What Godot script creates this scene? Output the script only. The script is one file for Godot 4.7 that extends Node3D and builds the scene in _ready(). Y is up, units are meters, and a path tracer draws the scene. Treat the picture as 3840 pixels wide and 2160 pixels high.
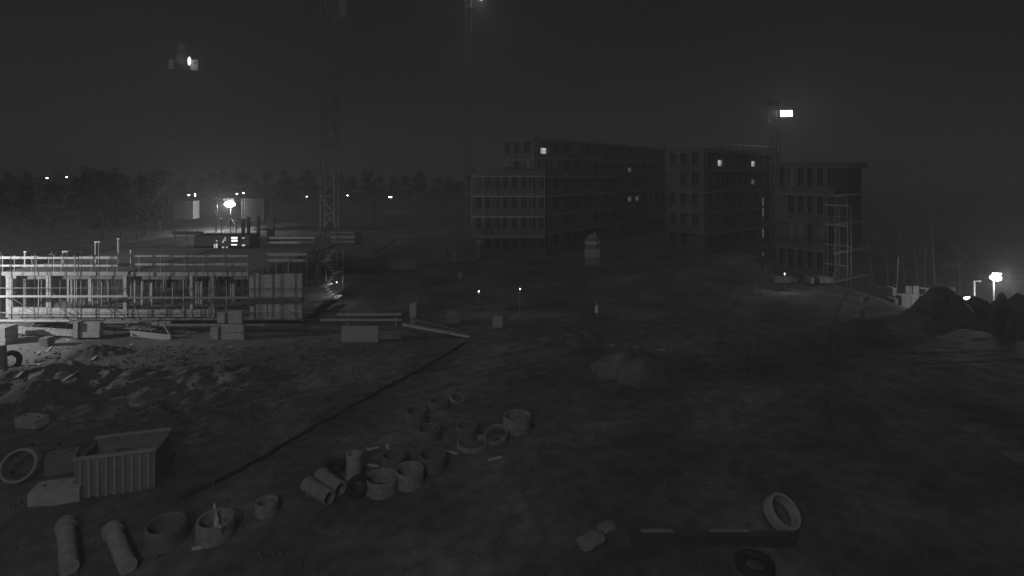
extends Node3D
# A building site at night, seen from a mast 12 m up. Units are metres; -z runs away from the camera.

const EYE := 12.0        # height of the camera
const FOCAL := 2000.0    # focal length in pixels of the 3840 x 2160 photograph
const HORIZON := 650.0   # row of the horizon in the photograph

const TRACKS := [[3.0, 22.0, 0.8, 0.6, 0.004], [8.0, 24.0, 0.55, 0.835, -0.003], [6.0, 30.0, 0.97, 0.24, 0.002], [-4.0, 32.0, 0.9, 0.436, -0.004], [14.0, 18.0, 0.3, 0.954, 0.006], [-14.0, 20.0, 0.7, 0.714, 0.005]]

var rng := RandomNumberGenerator.new()
var rough := FastNoiseLite.new()
var M := {}
var taken := {}
var unit_box := BoxMesh.new()
var unit_tube := CylinderMesh.new()
var round_tube := CylinderMesh.new()
var ball := SphereMesh.new()

# ---------------------------------------------------------------- helpers
func at(px: float, py: float, z: float) -> Vector3:      # a measured place, in metres
	return Vector3((px - 1920.0) / FOCAL * z, EYE - (py - HORIZON) / FOCAL * z, -z)

func on_ground(px: float, py: float) -> Vector3:
	var z := EYE * FOCAL / (py - HORIZON)
	var p := at(px, py, z)
	for k in 4:
		z = (EYE - ground_height(p.x, -p.z)) * FOCAL / (py - HORIZON)
		p = at(px, py, z)
	p.y = ground_height(p.x, -p.z)
	return p

func ground_height(x: float, z: float) -> float:
	var h := 0.05 * rough.get_noise_2d(x * 9.0, z * 9.0) + 0.10 * rough.get_noise_2d(x * 2.0, z * 2.0)
	var spoil := smoothstep(-10.0, -16.0, x) * smoothstep(22.0, 26.0, z) * (1.0 - smoothstep(31.5, 34.0, z)) * smoothstep(-34.0, -28.0, x + (z - 30.0) * 1.0)
	h += spoil * (0.15 + 0.5 * rough.get_noise_2d(x * 5.0 + 40.0, z * 7.0) + 0.28 * rough.get_noise_2d(x * 16.0, z * 18.0))
	if z > 12.0 and z < 75.0 and absf(x) < 50.0:
		h += ruts(x, z)
	h -= 4.0 * smoothstep(34.0, 46.0, x) * smoothstep(30.0, 50.0, z)
	if z > 90.0:
		h += 0.006 * (z - 90.0) * (0.6 + rough.get_noise_2d(x * 0.3, z * 0.3))
	return h

# wheel tracks: pairs of grooves with pushed-up edges
func ruts(x: float, z: float) -> float:
	var h := 0.0
	for k in TRACKS.size():
		var t: Array = TRACKS[k]
		var along: float = (x - t[0]) * t[2] + (z - t[1]) * t[3]
		var across: float = (x - t[0]) * -t[3] + (z - t[1]) * t[2] + t[4] * along * along + 0.5 * sin(along * 0.17 + k)
		for side in [-0.95, 0.95]:
			var d := absf(across - side)
			if d < 0.8:
				var wear := 0.6 + 0.8 * rough.get_noise_2d(along * 4.0, k * 50.0 + side * 9.0)
				h += wear * (-0.10 * exp(-d * d / 0.03) + 0.05 * exp(-(d - 0.33) * (d - 0.33) / 0.012))
	return h

func numbered(called: String) -> String:
	taken[called] = taken.get(called, -1) + 1
	return called if taken[called] == 0 else "%s_%03d" % [called, taken[called]]

func tag(o: Node, label: String, category: String, group := "", kind := "") -> void:
	if label: o.set_meta("label", label)
	if category: o.set_meta("category", category)
	if group: o.set_meta("group", group)
	if kind: o.set_meta("kind", kind)

func thing(called: String, label: String, category: String, where := Vector3.ZERO, turn := 0.0, group := "") -> Node3D:
	var o := Node3D.new()
	o.name = numbered(called)
	add_child(o, true)
	o.position = where
	o.rotation.y = turn
	tag(o, label, category, group)
	return o

func copy_of(o: Node3D, label: String, where: Vector3, turn := 0.0) -> Node3D:
	var c: Node3D = o.duplicate()
	c.name = numbered(String(o.name))
	add_child(c, true)
	c.position = where
	c.rotation.y = turn
	if label: c.set_meta("label", label)
	return c

func piece(called: String, mesh: Mesh, m: Material, parent: Node) -> MeshInstance3D:
	var o := MeshInstance3D.new()
	o.name = numbered(called) if parent == self else called
	o.mesh = mesh
	o.material_override = m
	parent.add_child(o, true)
	return o

# a box whose local axes are the parent's, turned by rot (radians)
func box(parent: Node, called: String, centre: Vector3, size: Vector3, m: Material, rot := Vector3.ZERO) -> MeshInstance3D:
	var o := piece(called, unit_box, m, parent)
	o.transform = Transform3D(Basis.from_euler(rot) * Basis.from_scale(size), centre)
	return o

# a box along direction u (horizontal) in a parent that stands at the origin
func box_along(parent: Node, called: String, centre: Vector3, u: Vector3, size: Vector3, m: Material) -> MeshInstance3D:
	var o := piece(called, unit_box, m, parent)
	var b := Basis(u, Vector3.UP, u.cross(Vector3.UP))
	o.transform = Transform3D(b * Basis.from_scale(size), centre)
	return o

func lean(a: Vector3, b: Vector3) -> Basis:
	var y := (b - a).normalized()
	var x := y.cross(Vector3(0.31, 0.2, 0.93)).normalized()
	if x.length() < 0.5: x = Vector3.RIGHT
	return Basis(x, y, x.cross(y))

func tube(parent: Node, called: String, a: Vector3, b: Vector3, r: float, m: Material, smooth := false) -> MeshInstance3D:
	var o := piece(called, round_tube if smooth else unit_tube, m, parent)
	o.transform = Transform3D(lean(a, b) * Basis.from_scale(Vector3(r, a.distance_to(b), r)), (a + b) / 2.0)
	return o

# a bar of rectangular section between two points
func bar(parent: Node, called: String, a: Vector3, b: Vector3, w: float, h: float, m: Material) -> MeshInstance3D:
	var o := piece(called, unit_box, m, parent)
	var x := (b - a).normalized()
	var z := x.cross(Vector3.UP).normalized()
	if z.length() < 0.5: z = Vector3.BACK
	o.transform = Transform3D(Basis(x, z.cross(x), z) * Basis.from_scale(Vector3(a.distance_to(b), h, w)), (a + b) / 2.0)
	return o

# a box whose front covers a measured rectangle at depth z
func front(parent: Node, called: String, x0: float, y0: float, x1: float, y1: float, z: float, deep: float, m: Material) -> MeshInstance3D:
	var a := at(x0, y1, z)
	var b := at(x1, y0, z)
	return box(parent, called, Vector3((a.x + b.x) / 2.0, (a.y + b.y) / 2.0, -z - deep / 2.0) - (parent as Node3D).position, Vector3(b.x - a.x, b.y - a.y, deep), m)

func add_tube(st: SurfaceTool, a: Vector3, b: Vector3, r0: float, r1: float, n := 4) -> void:
	var q := lean(a, b)
	for k in n:
		var t0 := TAU * k / n
		var t1 := TAU * (k + 1) / n
		var d0 := q.x * cos(t0) + q.z * sin(t0)
		var d1 := q.x * cos(t1) + q.z * sin(t1)
		for v in [a + d0 * r0, b + d0 * r1, b + d1 * r1, a + d0 * r0, b + d1 * r1, a + d1 * r0]:
			st.add_vertex(v)

func begin() -> SurfaceTool:
	var st := SurfaceTool.new()
	st.begin(Mesh.PRIMITIVE_TRIANGLES)
	return st

func finish(st: SurfaceTool) -> ArrayMesh:
	st.generate_normals()
	return st.commit()

# a body of revolution from (radius, height) pairs
func lathe(profile: Array, n := 40, dent := 0.0) -> ArrayMesh:
	var st := begin()
	st.set_smooth_group(0)
	for i in profile.size() - 1:
		st.set_smooth_group(i)
		for k in n:
			var q := []
			for s in [[i, k], [i + 1, k], [i + 1, k + 1], [i, k + 1]]:
				var p: Vector2 = profile[s[0]]
				var t: float = TAU * (int(s[1]) % n) / n
				var r: float = p.x * (1.0 + dent * rough.get_noise_2d(cos(t) * 60.0 + p.y * 30.0, sin(t) * 60.0))
				q.append(Vector3(cos(t) * r, p.y, sin(t) * r))
			for v in [q[0], q[2], q[1], q[0], q[3], q[2]]: st.add_vertex(v)
	return finish(st)

func grey(v: float) -> Color:
	return Color(v, v, v).linear_to_srgb()

func noise_map(freq: float, low: float, octaves: int, noise_seed: int, cellular := false) -> NoiseTexture2D:
	var n := FastNoiseLite.new()
	n.seed = noise_seed
	n.frequency = freq
	n.fractal_octaves = octaves
	n.noise_type = FastNoiseLite.TYPE_CELLULAR if cellular else FastNoiseLite.TYPE_SIMPLEX_SMOOTH
	var g := Gradient.new()
	g.set_color(0, Color(low, low, low))
	g.set_color(1, Color(1, 1, 1))
	var t := NoiseTexture2D.new()
	t.width = 512; t.height = 512
	t.seamless = true
	t.noise = n
	t.color_ramp = g
	return t

# albedo is a linear value
func mat(called: String, albedo: float, tex: Texture2D, tile: float, roughness := 0.9, metallic := 0.0) -> StandardMaterial3D:
	var m := StandardMaterial3D.new()
	m.resource_name = called
	m.albedo_color = grey(albedo)
	m.roughness = roughness
	m.metallic = metallic
	if tex:
		m.albedo_texture = tex
		m.uv1_triplanar = true
		m.uv1_world_triplanar = true
		m.uv1_scale = Vector3.ONE * tile
	M[called] = m
	return m

func glow(called: String, strength: float) -> void:
	var m := StandardMaterial3D.new()
	m.resource_name = called
	m.albedo_color = Color(0.8, 0.8, 0.8)
	m.emission_enabled = true
	m.emission = Color(1, 1, 1)
	m.emission_energy_multiplier = strength
	M[called] = m

func omni(parent: Node, where: Vector3, energy: float, size: float) -> void:
	var l := OmniLight3D.new()
	l.name = "lamp_light"
	l.light_energy = energy
	l.light_size = size
	l.omni_range = 400.0
	l.omni_attenuation = 2.0
	l.shadow_enabled = true
	parent.add_child(l, true)
	l.position = where

func spot(parent: Node, where: Vector3, aim: Vector3, energy: float, size: float, angle: float) -> void:
	var l := SpotLight3D.new()
	l.name = "flood_light"
	l.light_energy = energy
	l.light_size = size
	l.spot_range = 400.0
	l.spot_attenuation = 2.0
	l.spot_angle = angle
	l.spot_angle_attenuation = 0.6
	l.shadow_enabled = true
	parent.add_child(l, true)
	l.position = where
	l.basis = Basis.looking_at(aim - where, Vector3.UP)

# a lamp bulb with its light inside
func bulb(parent: Node, where: Vector3, r: float, energy: float, m := "lamp_far", flat := 1.0) -> void:
	var o := piece("bulb", ball, M[m], parent)
	o.transform = Transform3D(Basis.from_scale(Vector3(r, r * flat, r)), where)
	if energy > 0.0:
		omni(parent, where + (Vector3(0, 0, 0) if r < 0.15 else Vector3(0, -r * 0.2, r * 1.0 + 0.12)), energy, minf(r * 0.6, 0.2))

# ---------------------------------------------------------------- scene
func _ready() -> void:
	rng.seed = 7
	rough.seed = 11
	rough.frequency = 0.05
	rough.fractal_octaves = 3
	set_camera_and_light()
	set_materials()
	set_ground()
	front_building()
	middle_site()
	apartment_blocks()
	cranes()
	lamps()
	right_side()
	trees()
	foreground()
	left_corner()

func set_camera_and_light() -> void:
	var cam := Camera3D.new()
	cam.name = "camera"
	cam.projection = Camera3D.PROJECTION_FRUSTUM
	cam.near = 0.1
	cam.far = 2000.0
	cam.size = 2.0 * cam.near * 1080.0 / FOCAL
	cam.frustum_offset = Vector2(0, (HORIZON - 1080.0) / FOCAL * cam.near)
	cam.position = Vector3(0, EYE, 0)
	add_child(cam)
	cam.current = true
	var sky_material := ProceduralSkyMaterial.new()
	sky_material.sky_top_color = grey(0.0036)
	sky_material.sky_horizon_color = grey(0.007)
	sky_material.sky_curve = 0.25
	sky_material.ground_bottom_color = grey(0.004)
	sky_material.ground_horizon_color = grey(0.012)
	sky_material.sun_angle_max = 1.0
	var sky := Sky.new()
	sky.sky_material = sky_material
	var env := Environment.new()
	env.background_mode = Environment.BG_SKY
	env.sky = sky
	env.tonemap_mode = Environment.TONE_MAPPER_LINEAR
	env.tonemap_exposure = 1.0
	env.fog_enabled = true
	env.fog_density = 0.0026
	env.fog_light_color = Color(0.9, 0.9, 0.9)
	env.sdfgi_enabled = true
	env.ssao_enabled = true
	env.ssil_enabled = true
	var world := WorldEnvironment.new()
	world.name = "world"
	world.environment = env
	add_child(world)
	var moon := DirectionalLight3D.new()       # the cloudy night sky's own soft light
	moon.name = "night_sky_light"
	moon.light_energy = 0.05
	moon.light_angular_distance = 30.0
	moon.sky_mode = DirectionalLight3D.SKY_MODE_LIGHT_ONLY
	moon.shadow_enabled = true
	moon.rotation_degrees = Vector3(-52, -24, 0)
	add_child(moon)

func set_materials() -> void:
	unit_box.size = Vector3.ONE
	for c in [unit_tube, round_tube]:
		c.top_radius = 1.0; c.bottom_radius = 1.0; c.height = 1.0
	unit_tube.radial_segments = 6; unit_tube.rings = 0
	round_tube.radial_segments = 28; round_tube.rings = 0
	ball.radius = 1.0; ball.height = 2.0; ball.radial_segments = 20; ball.rings = 10
	var blotch := noise_map(0.012, 0.8, 5, 3)
	var fine := noise_map(0.05, 0.75, 4, 5)
	var soil := noise_map(0.02, 0.62, 6, 9)
	mat("soil", 0.33, soil, 0.11, 1.0)
	M.soil.detail_enabled = true
	M.soil.detail_blend_mode = BaseMaterial3D.BLEND_MODE_MUL
	M.soil.detail_albedo = noise_map(0.009, 0.5, 4, 33)
	M.soil.detail_uv_layer = BaseMaterial3D.DETAIL_UV_2
	M.soil.uv2_triplanar = true
	M.soil.uv2_world_triplanar = true
	M.soil.uv2_scale = Vector3.ONE * 0.031
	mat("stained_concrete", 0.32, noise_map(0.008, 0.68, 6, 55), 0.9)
	mat("sand", 0.30, fine, 0.3, 1.0)
	mat("concrete", 0.38, blotch, 0.35)
	mat("pale_concrete", 0.5, blotch, 0.35)
	mat("dull_concrete", 0.24, blotch, 0.3)
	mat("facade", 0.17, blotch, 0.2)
	mat("plywood", 0.46, fine, 0.8)
	mat("pale_board", 0.66, fine, 0.9)
	mat("old_board", 0.30, fine, 0.8)
	mat("steel", 0.30, fine, 1.5, 0.45, 0.6)
	mat("dark_steel", 0.12, fine, 1.5, 0.5, 0.4)
	mat("prop_steel", 0.5, fine, 1.5, 0.55, 0.2)
	mat("crane_paint", 0.40, fine, 0.8, 0.5)
	mat("white_paint", 0.75, fine, 0.5, 0.5)
	mat("black_rubber", 0.025, fine, 2.0, 0.8)
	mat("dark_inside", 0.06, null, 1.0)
	mat("bark", 0.14, fine, 2.0, 1.0)
	mat("birch_bark", 0.40, blotch, 2.0, 1.0)
	mat("leaves", 0.03, null, 1.0, 0.9)
	mat("glass", 0.05, null, 1.0, 0.08)
	mat("tarp", 0.25, fine, 0.7, 0.6)
	glow("lamp_far", 14.0)
	glow("lamp_flood", 30.0)
	glow("lit_pane", 0.5)
	glow("dim_pane", 0.07)
	glow("lamp_pane", 1.6)

# ---------------------------------------------------------------- setting
func set_ground() -> void:
	var xs := []
	var zs := []
	var v := 0.0
	var step := 0.28
	while v < 900.0:
		xs.append(v)
		if v > 0.0: xs.append(-v)
		step = 0.3 if v < 46.0 else step * 1.12
		v += step
	xs.append(900.0); xs.append(-900.0)
	xs.sort()
	v = -30.0
	step = 1.5
	while v < 900.0:
		zs.append(v)
		step = 1.5 if v < 8.0 else (0.28 if v < 48.0 else maxf(step, 0.28) * 1.07)
		v += step
	zs.append(900.0)
	var pos := PackedVector3Array()
	var nor := PackedVector3Array()
	var idx := PackedInt32Array()
	for z in zs:
		for x in xs:
			pos.append(Vector3(x, ground_height(x, z), -z))
			var e := 0.15
			nor.append(Vector3(ground_height(x - e, z) - ground_height(x + e, z), 2.0 * e, ground_height(x, z + e) - ground_height(x, z - e)).normalized())
	var w := xs.size()
	for j in zs.size() - 1:
		for i in w - 1:
			var a := j * w + i
			idx.append_array([a, a + w, a + w + 1, a, a + w + 1, a + 1])
	var arrays := []
	arrays.resize(Mesh.ARRAY_MAX)
	arrays[Mesh.ARRAY_VERTEX] = pos
	arrays[Mesh.ARRAY_NORMAL] = nor
	arrays[Mesh.ARRAY_INDEX] = idx
	var mesh := ArrayMesh.new()
	mesh.add_surface_from_arrays(Mesh.PRIMITIVE_TRIANGLES, arrays)
	var g := piece("ground", mesh, M.soil, self)
	tag(g, "trampled bare soil of the building site", "ground", "", "structure")
	# pale sand bed before the low shell
	var bed := begin()
	bed.set_smooth_group(0)
	var rows := []
	for j in 26:
		var z := lerpf(33.4, 38.9, j / 25.0)
		var right := at(lerpf(150.0, 300.0, smoothstep(33.4, 38.0, z)) + 34.0 * rough.get_noise_2d(z * 22.0, 5.0), 0, z).x
		var row := []
		for i in 31:
			var x := lerpf(-52.0, right, i / 30.0)
			row.append(Vector3(x, ground_height(x, z) + (0.035 if i < 30 and j > 0 else -0.03), -z))
		rows.append(row)
	for j in 25:
		for i in 30:
			for v3 in [rows[j][i], rows[j + 1][i], rows[j + 1][i + 1], rows[j][i], rows[j + 1][i + 1], rows[j][i + 1]]: bed.add_vertex(v3)
	tag(piece("sand_ground", finish(bed), M.sand, self), "smooth pale sand spread before the low shell", "ground", "", "structure")
	# loose clods and stones
	var many := MultiMesh.new()
	many.transform_format = MultiMesh.TRANSFORM_3D
	many.mesh = lumpy(5)
	many.instance_count = 8000
	for k in many.instance_count:
		var z := 14.0 + 30.0 * pow(rng.randf(), 1.3)
		var x := rng.randf_range(-1.0, 0.8) * z
		if rng.randf() < 0.6:
			x = rng.randf_range(-34.0, -9.0)
			z = rng.randf_range(22.0, 37.0)
		var s := 0.02 + 0.09 * pow(rng.randf(), 4.0)
		var b := Basis.from_euler(Vector3(rng.randf() * 6.0, rng.randf() * 6.0, 0)) * Basis.from_scale(Vector3(s, s * 0.7, s))
		many.set_instance_transform(k, Transform3D(b, Vector3(x, ground_height(x, z) + s * 0.2, -z)))
	var clods := MultiMeshInstance3D.new()
	clods.name = "gravel"
	clods.multimesh = many
	clods.material_override = M.soil
	add_child(clods, true)
	tag(clods, "loose clods and stones scattered over the bare soil", "gravel", "", "stuff")

func lumpy(noise_seed: int) -> ArrayMesh:
	var st := begin()
	var n := 7
	var r := []
	var local := RandomNumberGenerator.new()
	local.seed = noise_seed
	for i in 5:
		var ring := []
		for k in n:
			var a := PI * i / 4.0
			var d := local.randf_range(0.7, 1.15)
			ring.append(Vector3(sin(a) * cos(TAU * k / n), cos(a), sin(a) * sin(TAU * k / n)) * d)
		r.append(ring)
	for k in n:
		r[0][k] = Vector3(0, 0.9, 0)
		r[4][k] = Vector3(0, -0.9, 0)
	for i in 4:
		for k in n:
			var l := (k + 1) % n
			for p in [r[i][k], r[i][l], r[i + 1][l], r[i][k], r[i + 1][l], r[i + 1][k]]: st.add_vertex(p)
	return finish(st)

func mound(label: String, centre: Vector3, radius: Vector2, height: float, m: Material, group := "", shape_seed := 0.0) -> void:
	var st := begin()
	st.set_smooth_group(0)
	var n := 64
	var rings := 26
	var q := []
	for i in rings + 1:
		var row := []
		for k in n:
			var t := TAU * k / n
			var f := float(i) / rings
			var wob := 1.0 + 0.4 * rough.get_noise_2d(cos(t) * 18.0 + shape_seed * 31.0, sin(t) * 18.0)
			var p := Vector3(cos(t) * radius.x * f * wob, 0, sin(t) * radius.y * f * wob)
			var y := height * (0.5 + 0.5 * cos(PI * pow(f, 1.15))) + (1.0 - f * f) * (height * 0.3 * rough.get_noise_2d(p.x * 7.0 + shape_seed * 7.0, p.z * 7.0) + 0.16 * rough.get_noise_2d(p.x * 34.0, p.z * 34.0 + shape_seed)) - 0.25 * pow(f, 6.0)
			p.y = y
			row.append(p)
		q.append(row)
	for i in rings:
		for k in n:
			var l := (k + 1) % n
			for p in [q[i][k], q[i + 1][l], q[i + 1][k], q[i][k], q[i][l], q[i + 1][l]]: st.add_vertex(p)
	var o := piece("soil_mound", finish(st), m, self)
	o.position = centre
	tag(o, label, "soil mound", group)

# ---------------------------------------------------------------- the lit building under construction
func front_building() -> void:
	var z := 41.0
	var o := thing("concrete_shell_building", "low concrete shell of a building with open storey full of props", "building", Vector3(-27.5, 0, -z))
	var px := func(called: String, x0: float, y0: float, x1: float, y1: float, zz: float, deep: float, m: Material): return front(o, called, x0, y0, x1, y1, zz, deep, m)
	# slabs: the upper one is cut into bays so that joints show
	px.call("roof_slab", 6, 1019, 478, 1034, z, 13.0, M.concrete)
	px.call("roof_slab", 480, 1021, 932, 1036, z + 0.1, 13.0, M.concrete)
	px.call("roof_beam", 50, 1034, 470, 1047, z + 0.5, 0.35, M.dull_concrete)
	px.call("roof_beam", 482, 1036, 930, 1048, z + 0.5, 0.35, M.dull_concrete)
	px.call("column_head", 20, 1034, 60, 1044, z + 0.02, 0.6, M.concrete)
	px.call("floor_slab", 30, 1190, 1133, 1199, z + 0.25, 13.0, M.dull_concrete)
	# columns, front row and rows behind
	for c in [[22, 33], [35, 46], [172, 189], [462, 474], [712, 722], [790, 802]]:
		px.call("column", c[0], 1034, c[1], 1190, z + 0.05, 0.35, M.pale_concrete)
	for c in [[86, 97], [330, 342], [560, 570], [250, 258], [870, 880]]:
		px.call("column", c[0], 1040, c[1], 1176, z + 5.5, 0.4, M.concrete)
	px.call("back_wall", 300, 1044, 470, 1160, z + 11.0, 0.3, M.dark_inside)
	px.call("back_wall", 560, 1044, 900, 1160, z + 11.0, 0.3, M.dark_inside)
	# parapet of cast panels with open joints
	var x := 32.0
	while x < 474.0:
		var w := rng.randf_range(17, 31)
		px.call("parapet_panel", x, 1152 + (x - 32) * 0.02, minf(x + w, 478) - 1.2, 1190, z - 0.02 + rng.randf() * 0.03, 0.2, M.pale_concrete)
		x += w
	x = 482.0
	while x < 800.0:
		var w := rng.randf_range(26, 48)
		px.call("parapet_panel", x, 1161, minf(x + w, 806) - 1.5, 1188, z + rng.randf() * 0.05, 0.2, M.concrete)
		x += w
	# tall shuttered wall at the end
	for c in [[934, 1025, 974, 1117], [976, 1030, 1028, 1117], [1030, 1028, 1060, 1117], [1062, 1026, 1133, 1117]]:
		px.call("shuttered_wall_panel", c[0], c[1], c[2] - 1.0, c[3], z + 0.2, 0.25, M.concrete)
	for c in [[936, 1150, 958, 1194], [960, 1138, 1002, 1194], [1004, 1138, 1060, 1194], [1062, 1138, 1133, 1194]]:
		px.call("shuttered_wall_panel", c[0], c[1], c[2] - 1.0, c[3], z + 0.2, 0.25, M.concrete)
	px.call("wall_ledge", 934, 1118, 1136, 1137, z + 0.3, 0.3, M.dull_concrete)
	# foundation strip: pale blocks stepping down
	x = 40.0
	while x < 272.0:
		var w := rng.randf_range(15, 24)
		var y0 := 1226.0 + (x - 40.0) * 0.062
		px.call("foundation_block", x, y0, minf(x + w, 273) - 1.2, y0 + 22.0, z - 2.1 - 0.002 * (x - 40), 0.3, M.pale_concrete)
		x += w
	px.call("foundation_pier", 274, 1209, 291, 1268, z - 2.6, 0.5, M.concrete)
	px.call("foundation_wall", 293, 1210, 374, 1243, z - 2.4, 0.35, M.concrete)
	px.call("foundation_wall", 295, 1245, 372, 1266, z - 2.5, 0.4, M.concrete)
	for c in [[814, 1174, 842, 1212], [855, 1167, 907, 1213], [788, 1230, 817, 1278], [830, 1216, 913, 1246], [830, 1248, 913, 1290]]:
		px.call("foundation_wall", c[0], c[1], c[2], c[3], z - 2.5, 0.35, M.concrete)
	# steel props carrying the formwork of the slab
	var y_low := at(0, 1188, z).y
	var y_top := at(0, 1036, z).y - 0.02
	var prop: Node3D = null
	for k in 120:
		var zz := z + rng.randf_range(0.9, 10.0)
		var xx := rng.randf_range(60, 920)
		if xx > 470 and xx < 490: continue
		var p := Vector3((xx - 1920.0) / FOCAL * z, y_low, -zz)
		if prop == null:
			prop = thing("steel_prop", "slim steel prop holding up the slab inside the concrete shell", "prop", p, 0.0, "steel props under the slab")
			var hgt := y_top - y_low
			tube(prop, "outer_tube", Vector3(0, 0, 0), Vector3(0, hgt * 0.6, 0), 0.048, M.prop_steel)
			tube(prop, "inner_tube", Vector3(0, hgt * 0.6, 0), Vector3(0, hgt, 0), 0.036, M.prop_steel)
			box(prop, "base_plate", Vector3(0, 0.005, 0), Vector3(0.14, 0.012, 0.14), M.prop_steel)
		else:
			copy_of(prop, "", p, rng.randf())
	# edge protection on the slab
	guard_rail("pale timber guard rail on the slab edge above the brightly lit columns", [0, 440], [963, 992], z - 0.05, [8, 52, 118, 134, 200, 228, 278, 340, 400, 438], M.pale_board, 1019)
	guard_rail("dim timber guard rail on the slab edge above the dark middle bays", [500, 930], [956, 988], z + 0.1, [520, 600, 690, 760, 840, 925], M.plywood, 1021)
	guard_rail("dim timber guard rail above the shuttered end wall", [1000, 1152], [951, 973], z + 0.4, [978, 1002, 1034, 1080, 1148], M.plywood, 1026)
	front_scaffold(z)

func guard_rail(label: String, xr: Array, ys: Array, z: float, posts: Array, m: Material, y_low: float) -> void:
	var o := thing("guard_rail", label, "guard rail", at(posts[0], y_low, z))
	for y in ys:
		var n := maxi(1, roundi((xr[1] - xr[0]) / 150.0))
		for k in n:
			var a: float = xr[0] + (xr[1] - xr[0]) * k / n
			var b: float = xr[0] + (xr[1] - xr[0]) * (k + 1) / n
			front(o, "guard_board", a, y + rng.randf_range(-1.5, 1.5), b - 0.8, y + 8.0, z - 0.03, 0.03, m)
	for p in posts:
		front(o, "post", p, ys[0] - 6.0, p + 3.0, y_low, z + 0.01, 0.05, M.old_board)

func front_scaffold(z: float) -> void:
	var o := thing("tube_scaffold", "steel tube scaffold with plank decks along the low concrete shell", "scaffold", Vector3(-27.5, 0, -z + 1.3))
	var z0 := z - 1.35
	var z1 := z - 0.45
	var mid := o.position
	var ground := 0.02
	for xx in [4, 42, 130, 195, 250, 306, 372, 430, 500, 560, 622, 690, 760, 840, 905, 985, 1060, 1150]:
		for zz in [z0, z1]:
			var p := at(xx, 900, zz)
			var top: float = at(0, 985 - rng.randf() * 45, zz).y
			tube(o, "standard", Vector3(p.x, ground, -zz) - mid, Vector3(p.x, top, -zz) - mid, 0.022, M.dark_steel)
	for y in [1080, 1114, 1172, 1200]:
		for zz in [z0, z1]:
			var n := 4
			for k in n:
				var a := at(-20 + 300 * k, y, zz)
				var b := at(-20 + 300 * (k + 1), y, zz)
				tube(o, "ledger", a - mid, b - mid, 0.026, M.steel)
	# decks: planks end to end, a little uneven
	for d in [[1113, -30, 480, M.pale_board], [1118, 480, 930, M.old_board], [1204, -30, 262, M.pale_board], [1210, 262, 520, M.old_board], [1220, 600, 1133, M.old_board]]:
		var xx: float = d[1]
		while xx < d[2]:
			var e := minf(xx + rng.randf_range(90, 140), d[2])
			for r in 3:
				var zz := z0 + 0.1 + r * 0.29
				var a := at(xx + 1, d[0] + rng.randf_range(-1, 1), zz)
				var b := at(e - 1, d[0] + rng.randf_range(-1, 1), zz)
				bar(o, "deck_plank", a - mid, b - mid, 0.26, 0.06, d[3])
			var fa := at(xx + 1, d[0] - 2.0, z0 - 0.05)
			var fb := at(e - 1, d[0] - 2.0, z0 - 0.05)
			bar(o, "toe_board", fa - mid, fb - mid, 0.03, 0.15, d[3])
			xx = e
	for d in [[180, 1085, 300, 1180], [45, 1118, 180, 1200], [395, 1150, 470, 1208], [620, 1120, 720, 1200], [1060, 1150, 1150, 1215]]:
		tube(o, "brace", at(d[0], d[1], z0 - 0.04) - mid, at(d[2], d[3], z0 - 0.04) - mid, 0.026, M.steel)
	var t := thing("grey_sheet", "grey plastic sheeting hung along the lower scaffold deck", "sheet", at(160, 1207, z0 + 0.02))
	var xx := 30.0
	for k in 5:
		front(t, "sheet_panel", xx, 1181 + k * 1.2, xx + 51.0, 1205 + k * 1.8, z0 + 0.93 + 0.03 * (k % 2), 0.02, M.tarp)
		xx += 52.0

# ---------------------------------------------------------------- things between
func container(label: String, x0: float, y0: float, x1: float, y1: float, z: float, m: Material, deep := 2.4) -> void:
	var a := at(x0, y1, z)
	var b := at(x1, y0, z)
	var h := b.y - a.y
	var w := b.x - a.x
	var o := thing("site_container", label, "container", Vector3((a.x + b.x) / 2.0, a.y, -z - deep / 2.0))
	box(o, "body", Vector3(0, h / 2, 0), Vector3(w - 0.1, h - 0.1, deep - 0.1), m)
	for s in [-1, 1]:
		box(o, "corner_post", Vector3(s * (w / 2 - 0.06), h / 2, deep / 2 - 0.05), Vector3(0.12, h, 0.12), M.dull_concrete)
	box(o, "top_rail", Vector3(0, h - 0.06, deep / 2 - 0.045), Vector3(w - 0.26, 0.12, 0.1), M.dull_concrete)
	box(o, "bottom_rail", Vector3(0, 0.06, deep / 2 - 0.045), Vector3(w - 0.26, 0.12, 0.1), M.dull_concrete)
	var n := int(w / 0.45)
	for k in n:
		box(o, "wall_rib", Vector3(-w / 2 + (k + 0.5) * w / n, h / 2, deep / 2 - 0.035), Vector3(0.16, h - 0.3, 0.05), m)

func formwork_panel(label: String, x0: float, y0: float, x1: float, y1: float, z: float, m: Material) -> void:
	var a := at(x0, y1, z)
	var b := at(x1, y0, z)
	var w := b.x - a.x
	var h := b.y - a.y
	var o := thing("formwork_wall", label, "formwork", Vector3((a.x + b.x) / 2.0, a.y, -z))
	o.set_meta("kind", "thing")
	var n := maxi(2, roundi(w / 0.9))
	for k in n:
		box(o, "face_board", Vector3(-w / 2 + (k + 0.5) * w / n, h / 2, 0), Vector3(w / n - 0.015, h, 0.04), m)
	for y in [0.15, 0.5, 0.85]:
		box(o, "waling", Vector3(0, h * y, -0.08), Vector3(w, 0.1, 0.1), M.old_board)
	for s in [-0.35, 0.35]:
		tube(o, "raking_strut", Vector3(w * s, h * 0.8, -0.13), Vector3(w * s, 0.02, -h * 0.8), 0.03, M.steel)

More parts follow.
